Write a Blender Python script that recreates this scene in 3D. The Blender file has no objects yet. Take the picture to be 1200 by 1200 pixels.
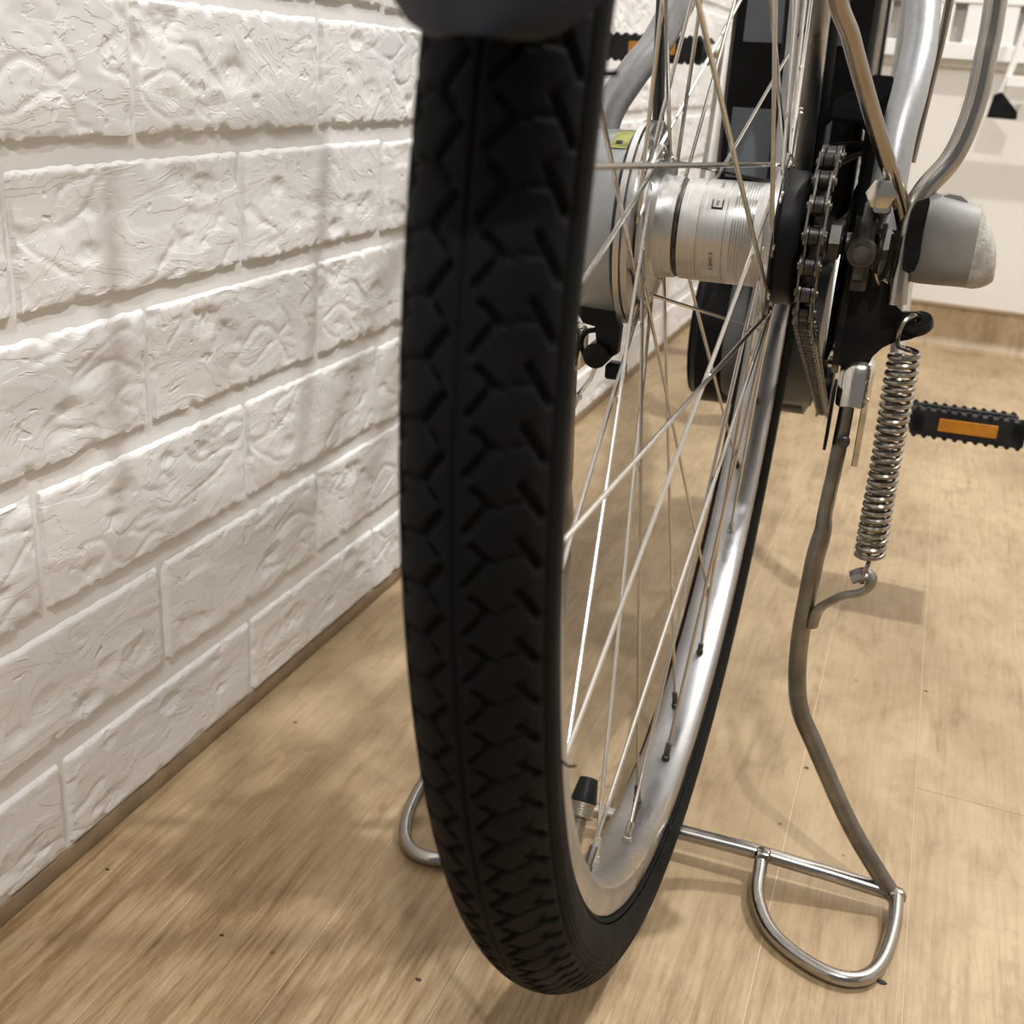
import bpy, math, random
import numpy as np
from mathutils import Vector, Matrix, noise
random.seed(7)
C = bpy.context.scene.collection
SC = bpy.context.scene
PI = math.pi

# ------------------------------------------------------------------ camera
def cam_axes(yaw, pitch, roll):
    f = Vector((math.sin(yaw)*math.cos(pitch), math.cos(yaw)*math.cos(pitch), -math.sin(pitch)))
    r = Vector((math.cos(yaw), -math.sin(yaw), 0.0))
    d = f.cross(r)
    c, s = math.cos(roll), math.sin(roll)
    return c*r + s*d, -s*r + c*d, f
CAM_LOC = Vector((0.0870, -0.5197, 0.4045))
r_, d_, f_ = cam_axes(-0.332, math.radians(22.25), math.radians(-4.29))
cam_data = bpy.data.cameras.new('camera')
cam = bpy.data.objects.new('camera', cam_data); C.objects.link(cam)
cam_data.sensor_width = 36.0
cam_data.lens = 1294.0/1200.0*36.0
cam_data.clip_start = 0.01
cam_data.dof.use_dof = True
cam_data.dof.focus_distance = 0.50
cam_data.dof.aperture_fstop = 18.0
m3 = Matrix((r_, -d_, -f_)).transposed()
cam.matrix_world = Matrix.Translation(CAM_LOC) @ m3.to_4x4()
SC.camera = cam

# ------------------------------------------------------------------ view, world, lights
SC.view_settings.view_transform = 'Standard'
SC.view_settings.look = 'None'
SC.view_settings.gamma = 1.0
SC.view_settings.use_curve_mapping = False
SC.view_settings.exposure = 0.28
w = bpy.data.worlds.new('world'); SC.world = w; w.use_nodes = True
w.node_tree.nodes['Background'].inputs[0].default_value = (1.0, 0.97, 0.93, 1)
w.node_tree.nodes['Background'].inputs[1].default_value = 0.16

def area(name, loc, target, sx, sy, power, col=(1.0, 0.93, 0.82)):
    l = bpy.data.lights.new(name, 'AREA'); l.shape = 'RECTANGLE'; l.size = sx; l.size_y = sy
    l.energy = power; l.color = col
    o = bpy.data.objects.new(name, l); C.objects.link(o)
    o.location = loc
    o.rotation_euler = (Vector(target)-Vector(loc)).to_track_quat('-Z', 'Y').to_euler()
    return o
area('ceiling_lamp_right', (0.80, 0.60, 2.42), (0, 0.1, 0.2), 0.05, 0.08, 33, (1.0, 0.985, 0.97))
area('ceiling_lamp_rear', (0.45, -1.40, 2.42), (0, 0.3, 0), 0.07, 0.07, 29, (1.0, 0.975, 0.95))
area('ceiling_panel_front', (1.1, 0.95, 2.44), (1.1, 0.95, 0), 1.2, 1.0, 19, (1.0, 0.985, 0.97))

# ------------------------------------------------------------------ materials
def mat(name, col, rough=0.5, metal=0.0, spec=0.5):
    m = bpy.data.materials.new(name); m.use_nodes = True
    b = m.node_tree.nodes['Principled BSDF']
    b.inputs['Base Color'].default_value = (*col, 1)
    b.inputs['Roughness'].default_value = rough
    b.inputs['Metallic'].default_value = metal
    b.inputs['Specular IOR Level'].default_value = spec
    return m
def nd(m, t, **kw):
    n = m.node_tree.nodes.new(t)
    for k, v in kw.items():
        if k in n.inputs: n.inputs[k].default_value = v
        else: setattr(n, k, v)
    return n
def lk(m, a, ao, b, bi): m.node_tree.links.new(a.outputs[ao], b.inputs[bi])
def ramp(m, stops):
    r = nd(m, 'ShaderNodeValToRGB'); e = r.color_ramp.elements
    e[0].position, e[0].color = stops[0][0], (*stops[0][1], 1)
    e[1].position, e[1].color = stops[-1][0], (*stops[-1][1], 1)
    for p, c in stops[1:-1]:
        x = e.new(p); x.color = (*c, 1)
    return r
def worn(name, c1, c2, rough, metal, scale=60, stretch=(1, 1, 1), bump=0.0, r2=None, lo=.35, hi=.65, bscale=None, spec=.5):
    """two-tone noise material with optional fine bump"""
    m = mat(name, c1, rough, metal, spec)
    b = m.node_tree.nodes['Principled BSDF']
    tc = nd(m, 'ShaderNodeTexCoord'); mp = nd(m, 'ShaderNodeMapping'); mp.inputs['Scale'].default_value = stretch
    lk(m, tc, 'Object', mp, 'Vector')
    n = nd(m, 'ShaderNodeTexNoise'); n.inputs['Scale'].default_value = scale; n.inputs['Detail'].default_value = 6
    lk(m, mp, 'Vector', n, 'Vector')
    r = ramp(m, [(lo, c1), (hi, c2)]); lk(m, n, 'Fac', r, 'Fac'); lk(m, r, 'Color', b, 'Base Color')
    if r2 is not None:
        mr = nd(m, 'ShaderNodeMapRange'); mr.inputs['From Min'].default_value = lo; mr.inputs['From Max'].default_value = hi
        mr.inputs['To Min'].default_value = rough; mr.inputs['To Max'].default_value = r2
        lk(m, n, 'Fac', mr, 'Value'); lk(m, mr, 'Result', b, 'Roughness')
    if bump:
        n2 = nd(m, 'ShaderNodeTexNoise'); n2.inputs['Scale'].default_value = bscale or scale*4; n2.inputs['Detail'].default_value = 4
        lk(m, mp, 'Vector', n2, 'Vector')
        bp = nd(m, 'ShaderNodeBump'); bp.inputs['Strength'].default_value = bump; bp.inputs['Distance'].default_value = 0.0005
        lk(m, n2, 'Fac', bp, 'Height'); lk(m, bp, 'Normal', b, 'Normal')
    return m

M_chrome = worn('chrome', (.72, .70, .66), (.55, .52, .47), .12, 1.0, 90, r2=.28)
M_spoke = worn('spoke_steel', (.60, .58, .55), (.50, .48, .44), .2, 1.0, 20, r2=.26)
M_stay = worn('tarnished_chrome', (.30, .27, .225), (.36, .33, .28), .14, 1.0, 30, r2=.22)
M_stand = worn('stand_chrome', (.44, .43, .41), (.34, .32, .29), .17, 1.0, 40, r2=.28, bump=.05)
M_standleg = worn('stand_leg_steel', (.27, .26, .24), (.17, .16, .145), .3, 1.0, 70, r2=.45, bump=.2)
M_alu = worn('brushed_aluminium', (.66, .66, .65), (.56, .56, .55), .27, 1.0, 40, (60, 1, 1), r2=.36)
M_rim = worn('rim_aluminium', (.47, .47, .48), (.34, .34, .35), .24, 1.0, 25, r2=.42)
M_frame = worn('silver_painted_frame', (.31, .32, .33), (.35, .36, .37), .38, .6, 300, bump=.05)
M_cover = worn('grey_plastic_cover', (.27, .265, .25), (.17, .165, .155), .5, 0.0, 35, r2=.65, bump=.25)
M_scuff = worn('scuffed_plastic', (.46, .45, .42), (.30, .29, .27), .7, 0.0, 160, bump=.9)
M_black = worn('black_plastic', (.006, .0065, .007), (.011, .011, .0115), .35, 0.0, 60, r2=.5, spec=.12)
M_gloss = worn('glossy_black_guard', (.0035, .0037, .004), (.005, .005, .005), .14, 0.0, 30, r2=.22, spec=.35)
M_flat = worn('matt_black_guard', (.0035, .0037, .004), (.005, .005, .005), .5, 0.0, 30, r2=.6, spec=0.0)
M_blackpaint = worn('black_painted_steel', (.006, .0065, .007), (.014, .013, .012), .28, 0.0, 90, r2=.45, bump=.2, spec=.12)
M_dark = worn('oily_steel', (.05, .048, .044), (.12, .11, .10), .35, .9, 120, r2=.55)
M_chain = worn('chain_steel', (.24, .225, .20), (.07, .065, .06), .25, 1.0, 400, r2=.5)
M_chainroll = worn('chain_roller', (.09, .088, .085), (.04, .04, .04), .35, 1.0, 300, r2=.5)
M_spring = worn('spring_steel', (.34, .315, .28), (.26, .235, .20), .22, 1.0, 60, r2=.32)
M_orange = worn('orange_reflector', (.52, .21, .015), (.42, .15, .01), .3, 0.0, 120)
M_battery_panel = worn('grey_battery_panel', (.15, .175, .20), (.13, .15, .17), .5, 0.0, 40)
M_motor = worn('motor_grey', (.07, .072, .075), (.11, .11, .11), .45, .3, 40)
M_fender = worn('navy_mudguard', (.0085, .010, .015), (.011, .013, .018), .5, 0.0, 40, spec=.25)
M_label = worn('yellow_label', (.42, .44, .09), (.34, .36, .08), .45, 0.0, 200)
M_ink = mat('black_ink', (.01, .01, .01), .6)
M_cableblack = mat('cable_housing', (.009, .01, .012), .22)
M_brasscap = mat('rusty_thread', (.36, .33, .28), .35, 1.0)
M_metalcrank = worn('crank_alloy', (.42, .39, .35), (.36, .34, .31), .5, .5, 60)
M_brake = worn('brake_drum_grey', (.40, .43, .45), (.33, .35, .37), .38, .6, 60)

def rubber(name):
    m = worn(name, (.0045, .0050, .0052), (.0075, .0078, .0076), .6, 0.0, 45, r2=.75, bump=.25, bscale=900, spec=.08)
    return m
M_tire = rubber('tire_rubber')
M_pedalrub = worn('pedal_rubber', (.010, .0105, .011), (.020, .020, .020), .55, 0.0, 80, bump=.3, spec=.2)

# painted foam brick
def brickmat():
    m = worn('white_foam_brick', (.80, .79, .775), (.72, .715, .71), .6, 0.0, 9, r2=.7)
    b = m.node_tree.nodes['Principled BSDF']
    geo = nd(m, 'ShaderNodeNewGeometry')
    def N(scale, detail, rough, dist, stretch):
        mp = nd(m, 'ShaderNodeMapping'); mp.inputs['Scale'].default_value = stretch
        n = nd(m, 'ShaderNodeTexNoise'); n.inputs['Scale'].default_value = scale; n.inputs['Detail'].default_value = detail
        n.inputs['Roughness'].default_value = rough; n.inputs['Distortion'].default_value = dist
        lk(m, geo, 'Position', mp, 'Vector'); lk(m, mp, 'Vector', n, 'Vector'); return n
    def M2(op, a, ao, b_, bo=None):
        x = nd(m, 'ShaderNodeMath', operation=op); lk(m, a, ao, x, 0)
        if bo is None: x.inputs[1].default_value = b_
        else: lk(m, b_, bo, x, 1)
        return x
    big = N(17, 5, .55, .9, (1, 1, 2.1))
    # chipped layers: the noise is cut into steps with crisp lips
    st_ = ramp(m, [(.0, (0, 0, 0)), (.40, (.10, .10, .10)), (.408, (.30, .30, .30)), (.50, (.36, .36, .36)), (.507, (.58, .58, .58)), (.60, (.62, .62, .62)), (.606, (.9, .9, .9)), (1.0, (1, 1, 1))])
    lk(m, big, 'Fac', st_, 'Fac')
    pits = N(60, 2, .5, .3, (1, 1, 1.3))
    pr2 = ramp(m, [(.28, (0, 0, 0)), (.34, (1, 1, 1))]); lk(m, pits, 'Fac', pr2, 'Fac')
    fine = N(260, 6, .65, 0, (1, 1, 1))
    s1 = M2('MULTIPLY', st_, 'Color', 1.0); s2 = M2('MULTIPLY', pr2, 'Color', .55); s3 = M2('MULTIPLY', fine, 'Fac', .16)
    a1 = M2('ADD', s1, 'Value', s2, 'Value'); a2 = M2('ADD', a1, 'Value', s3, 'Value')
    bp = nd(m, 'ShaderNodeBump'); bp.inputs['Strength'].default_value = .6; bp.inputs['Distance'].default_value = 0.0015
    lk(m, a2, 'Value', bp, 'Height'); lk(m, bp, 'Normal', b, 'Normal')
    return m
M_brick = brickmat()
M_plaster = worn('white_painted_panel', (.80, .775, .73), (.76, .735, .70), .55, 0.0, 4)
M_backtrim = worn('brown_trim', (.36, .27, .17), (.30, .22, .14), .6, 0.0, 20)
M_joint = worn('dusty_gap_strip', (.30, .22, .13), (.22, .16, .10), .75, 0.0, 60)
M_room = mat('room_paint', (.55, .52, .48), .8)
M_rack = worn('white_powder_coat', (.84, .83, .80), (.80, .79, .77), .4, 0.0, 10)
M_rackdark = mat('rack_slot_back', (.42, .39, .37), .6)

def floormat():
    m = mat('vinyl_wood_floor', (.5, .4, .28), .42)
    b = m.node_tree.nodes['Principled BSDF']
    tc = nd(m, 'ShaderNodeTexCoord')
    geo = nd(m, 'ShaderNodeObjectInfo')
    def N(scale, stretch, detail=6, rough=.6, dist=0.0):
        mp = nd(m, 'ShaderNodeMapping'); mp.inputs['Scale'].default_value = stretch
        n = nd(m, 'ShaderNodeTexNoise'); n.inputs['Scale'].default_value = scale; n.inputs['Detail'].default_value = detail
        n.inputs['Roughness'].default_value = rough; n.inputs['Distortion'].default_value = dist
        lk(m, tc, 'Object', mp, 'Vector'); lk(m, mp, 'Vector', n, 'Vector'); return n
    a = N(8, (1.0, .55, 1), 6, .6, .6)           # large cloud
    g = N(70, (5, .18, 1), 7, .7)               # grain streaks along y
    s = N(22, (3.2, .5, 1), 5, .7, 1.2)          # dark brushed stains
    c1 = ramp(m, [(.30, (.29, .208, .118)), (.45, (.36, .268, .160)), (.55, (.40, .302, .185)), (.72, (.465, .358, .228))]); lk(m, a, 'Fac', c1, 'Fac')
    c2 = ramp(m, [(.30, (.74, .69, .62)), (.50, (.95, .94, .91)), (.75, (1.05, 1.05, 1.05))]); lk(m, g, 'Fac', c2, 'Fac')
    mx = nd(m, 'ShaderNodeMix', data_type='RGBA', blend_type='MULTIPLY'); mx.inputs[0].default_value = .75
    m.node_tree.links.new(c1.outputs['Color'], mx.inputs[6]); m.node_tree.links.new(c2.outputs['Color'], mx.inputs[7])
    c3 = ramp(m, [(.24, (.55, .46, .36)), (.38, (.84, .81, .77)), (.48, (1, 1, 1))]); lk(m, s, 'Fac', c3, 'Fac')
    mx2 = nd(m, 'ShaderNodeMix', data_type='RGBA', blend_type='MULTIPLY'); mx2.inputs[0].default_value = .8
    m.node_tree.links.new(mx.outputs[2], mx2.inputs[6]); m.node_tree.links.new(c3.outputs['Color'], mx2.inputs[7])
    # stronger brown scuffing on the planks near the camera (a worn patch with its own place)
    sep = nd(m, 'ShaderNodeSeparateXYZ'); lk(m, tc, 'Object', sep, 'Vector')
    mr = nd(m, 'ShaderNodeMapRange'); mr.inputs['From Min'].default_value = .03; mr.inputs['From Max'].default_value = -.16
    mr.inputs['To Min'].default_value = 0; mr.inputs['To Max'].default_value = 1.0
    lk(m, sep, 'Y', mr, 'Value')
    k = N(46, (3.6, .26, 1), 8, .78, .5)
    c4 = ramp(m, [(.36, (.50, .40, .28)), (.50, (.84, .78, .70)), (.58, (1, 1, 1))]); lk(m, k, 'Fac', c4, 'Fac')
    mx3 = nd(m, 'ShaderNodeMix', data_type='RGBA', blend_type='MULTIPLY')
    m.node_tree.links.new(mr.outputs['Result'], mx3.inputs[0])
    m.node_tree.links.new(mx2.outputs[2], mx3.inputs[6]); m.node_tree.links.new(c4.outputs['Color'], mx3.inputs[7])
    bl = N(34, (1.1, .8, 1), 6, .7, .4)
    cb = ramp(m, [(.32, (.80, .77, .72)), (.5, (.98, .975, .965)), (.68, (1.07, 1.07, 1.06))]); lk(m, bl, 'Fac', cb, 'Fac')
    mx5 = nd(m, 'ShaderNodeMix', data_type='RGBA', blend_type='MULTIPLY'); mx5.inputs[0].default_value = .9
    m.node_tree.links.new(mx3.outputs[2], mx5.inputs[6]); m.node_tree.links.new(cb.outputs['Color'], mx5.inputs[7]); mx3 = mx5
    # specks of dirt
    v = nd(m, 'ShaderNodeTexVoronoi'); v.inputs['Scale'].default_value = 26; lk(m, tc, 'Object', v, 'Vector')
    c5 = ramp(m, [(.022, (.20, .14, .10)), (.050, (1, 1, 1))]); lk(m, v, 'Distance', c5, 'Fac')
    mx4 = nd(m, 'ShaderNodeMix', data_type='RGBA', blend_type='MULTIPLY'); mx4.inputs[0].default_value = .8
    m.node_tree.links.new(mx3.outputs[2], mx4.inputs[6]); m.node_tree.links.new(c5.outputs['Color'], mx4.inputs[7])
    m.node_tree.links.new(mx4.outputs[2], b.inputs['Base Color'])
    bp = nd(m, 'ShaderNodeBump'); bp.inputs['Strength'].default_value = .25; bp.inputs['Distance'].default_value = 0.0004
    lk(m, g, 'Fac', bp, 'Height'); lk(m, bp, 'Normal', b, 'Normal')
    r = nd(m, 'ShaderNodeMapRange'); r.inputs['To Min'].default_value = .34; r.inputs['To Max'].default_value = .6
    lk(m, a, 'Fac', r, 'Value'); lk(m, r, 'Result', b, 'Roughness')
    return m
M_floor = floormat()
M_seam = mat('pale_seam', (.56, .46, .33), .6)

# ------------------------------------------------------------------ mesh helpers
class MB:
    def __init__(s): s.v = []; s.f = []
    def add(s, v, f):
        o = len(s.v); s.v += [tuple(p) for p in v]; s.f += [tuple(i+o for i in q) for q in f]; return s
    def box(s, x0, x1, y0, y1, z0, z1, b=0.0):
        if b <= 0:
            v = [(x, y, z) for x in (x0, x1) for y in (y0, y1) for z in (z0, z1)]
            return s.add(v, [(0, 1, 3, 2), (4, 6, 7, 5), (0, 4, 5, 1), (2, 3, 7, 6), (0, 2, 6, 4), (1, 5, 7, 3)])
        # chamfered box: octagon outline in XZ, lofted with inset ends along Y
        def ring(y, i):
            a, c, e, g = x0+i, x1-i, z0+i, z1-i
            return [(a+b, y, e), (c-b, y, e), (c, y, e+b), (c, y, g-b), (c-b, y, g), (a+b, y, g), (a, y, g-b), (a, y, e+b)]
        return s.loft([ring(y0, b*.6), ring(y0+b, 0), ring(y1-b, 0), ring(y1, b*.6)])
    def loft(s, rings, closed=True, cap=True, loop=False):
        n = len(rings[0]); v = [p for r in rings for p in r]; f = []
        K = len(rings)
        for i in range(K if loop else K-1):
            j = (i+1) % K
            for k in range(n if closed else n-1):
                l = (k+1) % n
                f.append((i*n+k, i*n+l, j*n+l, j*n+k))
        if cap and closed and not loop:
            f.append(tuple(range(n))[::-1]); f.append(tuple((K-1)*n+k for k in range(n)))
        return s.add(v, f)
    def tube(s, pts, r, n=12, cap=True, flat=1.0, nrm=None, loop=False):
        P = [Vector(p) for p in pts]; K = len(P)
        R = r if hasattr(r, '__len__') else [r]*K
        F = flat if hasattr(flat, '__len__') else [flat]*K
        if loop: T = [(P[(i+1) % K]-P[i-1]).normalized() for i in range(K)]
        else: T = [(P[min(i+1, K-1)]-P[max(i-1, 0)]).normalized() for i in range(K)]
        u = Vector(nrm) if nrm else (Vector((0, 0, 1)) if abs(T[0].z) < .9 else Vector((1, 0, 0)))
        rings = []
        for i in range(K):
            u = (u - T[i]*u.dot(T[i])).normalized(); w_ = T[i].cross(u)
            rings.append([tuple(P[i]+u*(R[i]*F[i]*math.cos(a))+w_*(R[i]*math.sin(a))) for a in [2*PI*k/n for k in range(n)]])
        return s.loft(rings, cap=cap, loop=loop)
    def lathe(s, prof, n=64, c=(0, 0, 0), axis='X', close=False):
        """prof: (axial, radius)"""
        rings = []
        for a, r in prof:
            ring = []
            for k in range(n):
                t = 2*PI*k/n; p, q = r*math.cos(t), r*math.sin(t)
                if axis == 'X': ring.append((c[0]+a, c[1]+p, c[2]+q))
                elif axis == 'Y': ring.append((c[0]+p, c[1]+a, c[2]+q))
                else: ring.append((c[0]+p, c[1]+q, c[2]+a))
            rings.append(ring)
        return s.loft(rings, cap=not close, loop=close)
    def plate(s, poly, plane, d0, d1):
        """extrude 2-D outline; plane 'XZ' (thickness along Y), 'YZ' (along X)"""
        def P(p, d): return (p[0], d, p[1]) if plane == 'XZ' else ((d, p[0], p[1]) if plane == 'YZ' else (p[0], p[1], d))
        n = len(poly)
        v = [P(p, d0) for p in poly]+[P(p, d1) for p in poly]
        f = [tuple(range(n))[::-1], tuple(range(n, 2*n))]+[(i, (i+1) % n, n+(i+1) % n, n+i) for i in range(n)]
        return s.add(v, f)
    def xform(s, M_):
        s.v = [tuple(M_ @ Vector(p)) for p in s.v]; return s
    def mesh(s, name, m, ang=38):
        me = bpy.data.meshes.new(name); me.from_pydata(s.v, [], s.f); me.update()
        me.materials.append(m); fix(me, ang); return me
def fix(me, ang=38):
    import bmesh
    bm = bmesh.new(); bm.from_mesh(me); bmesh.ops.recalc_face_normals(bm, faces=bm.faces); bm.to_mesh(me); bm.free()
    me.polygons.foreach_set('use_smooth', [True]*len(me.polygons))
    me.set_sharp_from_angle(angle=math.radians(ang))
def smooth(pts, n=8, loop=False):
    P = [Vector(p) for p in pts]; K = len(P); out = []
    rng = range(K) if loop else range(K-1)
    for i in rng:
        g = (lambda j: P[j % K]) if loop else (lambda j: P[max(0, min(K-1, j))])
        a, b, c, d = g(i-1), g(i), g(i+1), g(i+2)
        for k in range(n):
            t = k/n
            out.append(.5*((2*b)+(c-a)*t+(2*a-5*b+4*c-d)*t*t+(3*b-a-3*c+d)*t**3))
    if not loop: out.append(P[-1])
    return out
def link(name, me, parent=None):
    o = bpy.data.objects.new(name, me); C.objects.link(o)
    if parent: o.parent = parent
    return o
def struct(name, mb, m, ang=38):
    o = link(name, mb.mesh(name, m, ang)); o['kind'] = 'structure'; return o

# ------------------------------------------------------------------ room shell
WX = -0.2665          # face of the wall backing (mortar level)
YB = 1.49             # back wall
M_mortar = worn('white_mortar', (.79, .78, .765), (.74, .735, .725), .65, 0.0, 12, bump=.5, bscale=180)
wl = struct('wall_left', MB().box(WX-.06, WX, -1.8, YB+.1, 0.0, 2.5), M_mortar)
ZB = [.359+.070*k for k in range(-5, 8)]
def brick_mesh(seed, length, height, nx=110, nz=42, cut=0.0):
    """brick face in YZ, relief towards +X; origin at lower-left corner of the back"""
    rs = random.Random(seed); off = Vector((rs.uniform(-50, 50), rs.uniform(-50, 50), rs.uniform(-50, 50)))
    v = []; f = []
    holes = [(rs.uniform(.1, .9)*length, rs.uniform(.15, .85)*height, rs.uniform(.003, .010), rs.uniform(.0006, .0016)) for _ in range(7)]
    for j in range(nz+1):
        for i in range(nx+1):
            y = length*i/nx; z = height*j/nz
            e = min(y, length-y, z, height-z)
            # rugged outline
            dy = .0011*noise.noise(Vector((y*160, z*160, 3))+off); dz = .0010*noise.noise(Vector((y*140, z*140, 9))+off)
            p = Vector((y*13, z*26, 0))+off
            wv = Vector((y+.012*noise.noise(p*1.7), z+.010*noise.noise(p*2.1+Vector((7, 1, 2))), 0))
            n1 = noise.fractal(Vector((wv.x*14, wv.y*34, 0))+off, .9, 2.0, 4)
            q = n1*3.2; fl = math.floor(q); fr = q-fl
            terr = fl+min(1, max(0, (fr-.80)/.16))              # chipped terraces with sharp lips
            h = .0026 + .00030*terr/1.6 + .0003*n1
            ridge = 1-abs(noise.noise(Vector((wv.x*30, wv.y*60, 5))+off))*9
            if ridge > 0 and noise.noise(p*.8) > .12: h -= .0008*ridge
            for hy, hz, hr, hd in holes:
                dd = math.hypot((y-hy)*.6, z-hz)/hr
                if dd < 1: h -= hd*(1-dd*dd)*(1+.5*noise.noise(Vector((y*300, z*300, 1))))
            edge = min(1, e/.0018)
            rag = noise.noise(Vector((y*110, z*110, 2))+off)
            if e < .005 and rag > .22: h -= .0016*(rag-.22)*4*(1-e/.005)
            h = h*(edge**.45)
            if e <= 0: h = -.0004; dy = dz = 0
            v.append((h, y+dy, z+dz))
    for j in range(nz):
        for i in range(nx):
            a = j*(nx+1)+i; f.append((a, a+1, a+nx+2, a+nx+1))
    me = bpy.data.meshes.new('brick'); me.from_pydata(v, [], f); me.update(); me.materials.append(M_brick)
    me.polygons.foreach_set('use_smooth', [True]*len(me.polygons)); me.set_sharp_from_angle(angle=math.radians(50))
    return me
BL, BH = .1640, .0595
brick_full = [brick_mesh(11+k, BL, BH) for k in range(7)]
brick_low = [brick_mesh(31+k, BL, .0515) for k in range(3)]
cnt = 0
for row in range(-5, 8):
    z = .359+.070*row if row > -5 else .0135
    offs = -.072 if (row % 2 == 0) else -.156
    # joints (sharp dark line side) at offs + k*.168 ; small panel misregistration past y = .168
    for k in range(-4, 10):
        y0 = offs+.168*k
        if y0 < -.62 or y0 > YB-.1: continue
        dz = 0.0016 if y0 > .16 else 0.0
        me = brick_low[(k+row) % 3] if row == -5 else brick_full[(k*3+row*5) % 7]
        o = link('brick', me, wl); o.location = (WX+.0002, y0, z-dz)
bb = struct('baseboard_left', MB().box(WX-.003, WX+.0012, -1.8, YB, 0.0, .0115, .0004), M_joint)

fl = struct('floor', MB().box(WX-.06, 2.2, -1.8, YB+.1, -.05, -.0003), M_seam)
plank_meshes = {}
def plank(x0, x1, y0, y1):
    mb = MB(); g = .00022
    mb.box(x0+g, x1-g, y0+g, y1-g, -.0004, 0.0)
    o = link('plank', mb.mesh('plank', M_floor), fl); return o
edges = [WX+.0002, -.1966, -.1250, -.0550, .0070, .0785, .1480, .2190, .2900, .3610, .4320, .5030, .5740, .6450, .7160, .7870, .8580]
rp = random.Random(4)
for i in range(len(edges)-1):
    y = -1.0
    cuts = [-1.0, -.62+rp.uniform(-.1, .1)]
    if i == 6: cuts += [.118]
    else: cuts += [.35+rp.uniform(-.1, .9)*.5]
    cuts += [cuts[-1]+.62, YB]
    cuts = [c for c in cuts if c < YB-.05]+[YB-.001]
    for a, b in zip(cuts[:-1], cuts[1:]): plank(edges[i], edges[i+1], a, b)
link('plank', MB().box(edges[-1]+.0004, 2.2, -1.8, YB, -.0012, 0).mesh('plank', M_floor), fl)
link('plank', MB().box(WX+.0002, edges[-1], -1.8, -1.0004, -.0012, 0).mesh('plank', M_floor), fl)

# back wall: white panel standing on a coved vinyl upstand
struct('wall_back', MB().box(WX-.06, 2.2, YB, YB+.1, 0.0, 2.5), M_plaster)
cove = []
prof = [(0.0, .0005)]+[(.016-.016*math.cos(a)*1.0-.0 if False else .022*math.sin(a), .022-.022*math.cos(a)) for a in [k*PI/12 for k in range(7)]]
mb = MB()
ring = []
for x in (WX, 2.2):
    pts = [(x, YB-.0255, .0002)]+[(x, YB-.0250+.022*math.sin(a), .0005+.022*(1-math.cos(a))) for a in [k*PI/16 for k in range(9)]]
    pts += [(x, YB-.0030, .069), (x, YB-.0001, .069), (x, YB-.0001, .0002)]
    ring.append(pts)
mb.loft(ring)
struct('baseboard_back', mb, M_floor, 50)
struct('trim_1', MB().box(WX, 2.2, YB-.0050, YB-.0001, .0690, .0745, .001), M_backtrim)
struct('wall_right', MB().box(2.2, 2.26, -1.8, YB+.1, 0, 2.5), M_room)
struct('ceiling', MB().box(WX-.06, 2.26, -1.8, YB+.1, 2.5, 2.56), M_room)

# ------------------------------------------------------------------ white slotted rack on the back wall + foot of a ladder-like stand
def top(name, label, cat, loc, group=None):
    o = bpy.data.objects.new(name, None); C.objects.link(o); o.location = loc; o.empty_display_size = .05
    o['label'] = label; o['category'] = cat
    if group: o['group'] = group
    return o
rack = top('display_rack', 'white slotted metal rack rail fixed low on the back wall', 'rack', (.30, YB, .452))
def rl(name, mb, m, par=rack, loc=(-.30, -YB, -.452)):
    o = link(name, mb.mesh(name, m), par); o.location = loc; return o
rl('back_panel', MB().box(-.12, .80, YB-.006, YB-.0005, .4720, .72), M_rackdark)
rl('bottom_rail', MB().box(-.12, .80, YB-.024, YB-.0005, .4520, .4760, .002), M_rack)
xs = [-.075+.0465*k for k in range(18)]
for x in xs:
    rl('slat', MB().box(x+.015, x+.0430, YB-.020, YB-.006, .4760, .5320, .001), M_rack)
rl('top_rail', MB().box(-.12, .80, YB-.022, YB-.006, .5320, .5600, .002), M_rack)
for x in (.033, .122, .20, .34):
    rl('screw', MB().lathe([(0, .0035), (.003, .003)], 10, (x, YB-.027, .4455 if x < .1 else .4465), 'Y'), M_dark)
rl('under_lip', MB().box(-.12, .80, YB-.010, YB-.0005, .4420, .4520, .001), M_plaster)
st = top('rack_stand', 'white square-tube stand with a black rubber foot below the slotted rack', 'stand', (.17, YB-.06, .36))
def sl(name, mb, m): 
    o = link(name, mb.mesh(name, m), st); o.location = (-.17, -(YB-.06), -.36); return o
sl('rubber_foot', MB().plate([(.138, .3720), (.142, .4050), (.152, .4100), (.180, .3830), (.181, .3720)], 'XZ', YB-.076, YB-.052), M_black)
sl('upright', MB().tube([(.150, YB-.062, .400), (.160, YB-.062, .455), (.172, YB-.062, .56)], .005, 8), M_rack)
sl('crossbar', MB().box(.155, .42, YB-.070, YB-.054, .4180, .4330, .001), M_rack)
sl('brace', MB().box(.405, .42, YB-.070, YB-.054, .3720, .60, .001), M_rack)

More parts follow.
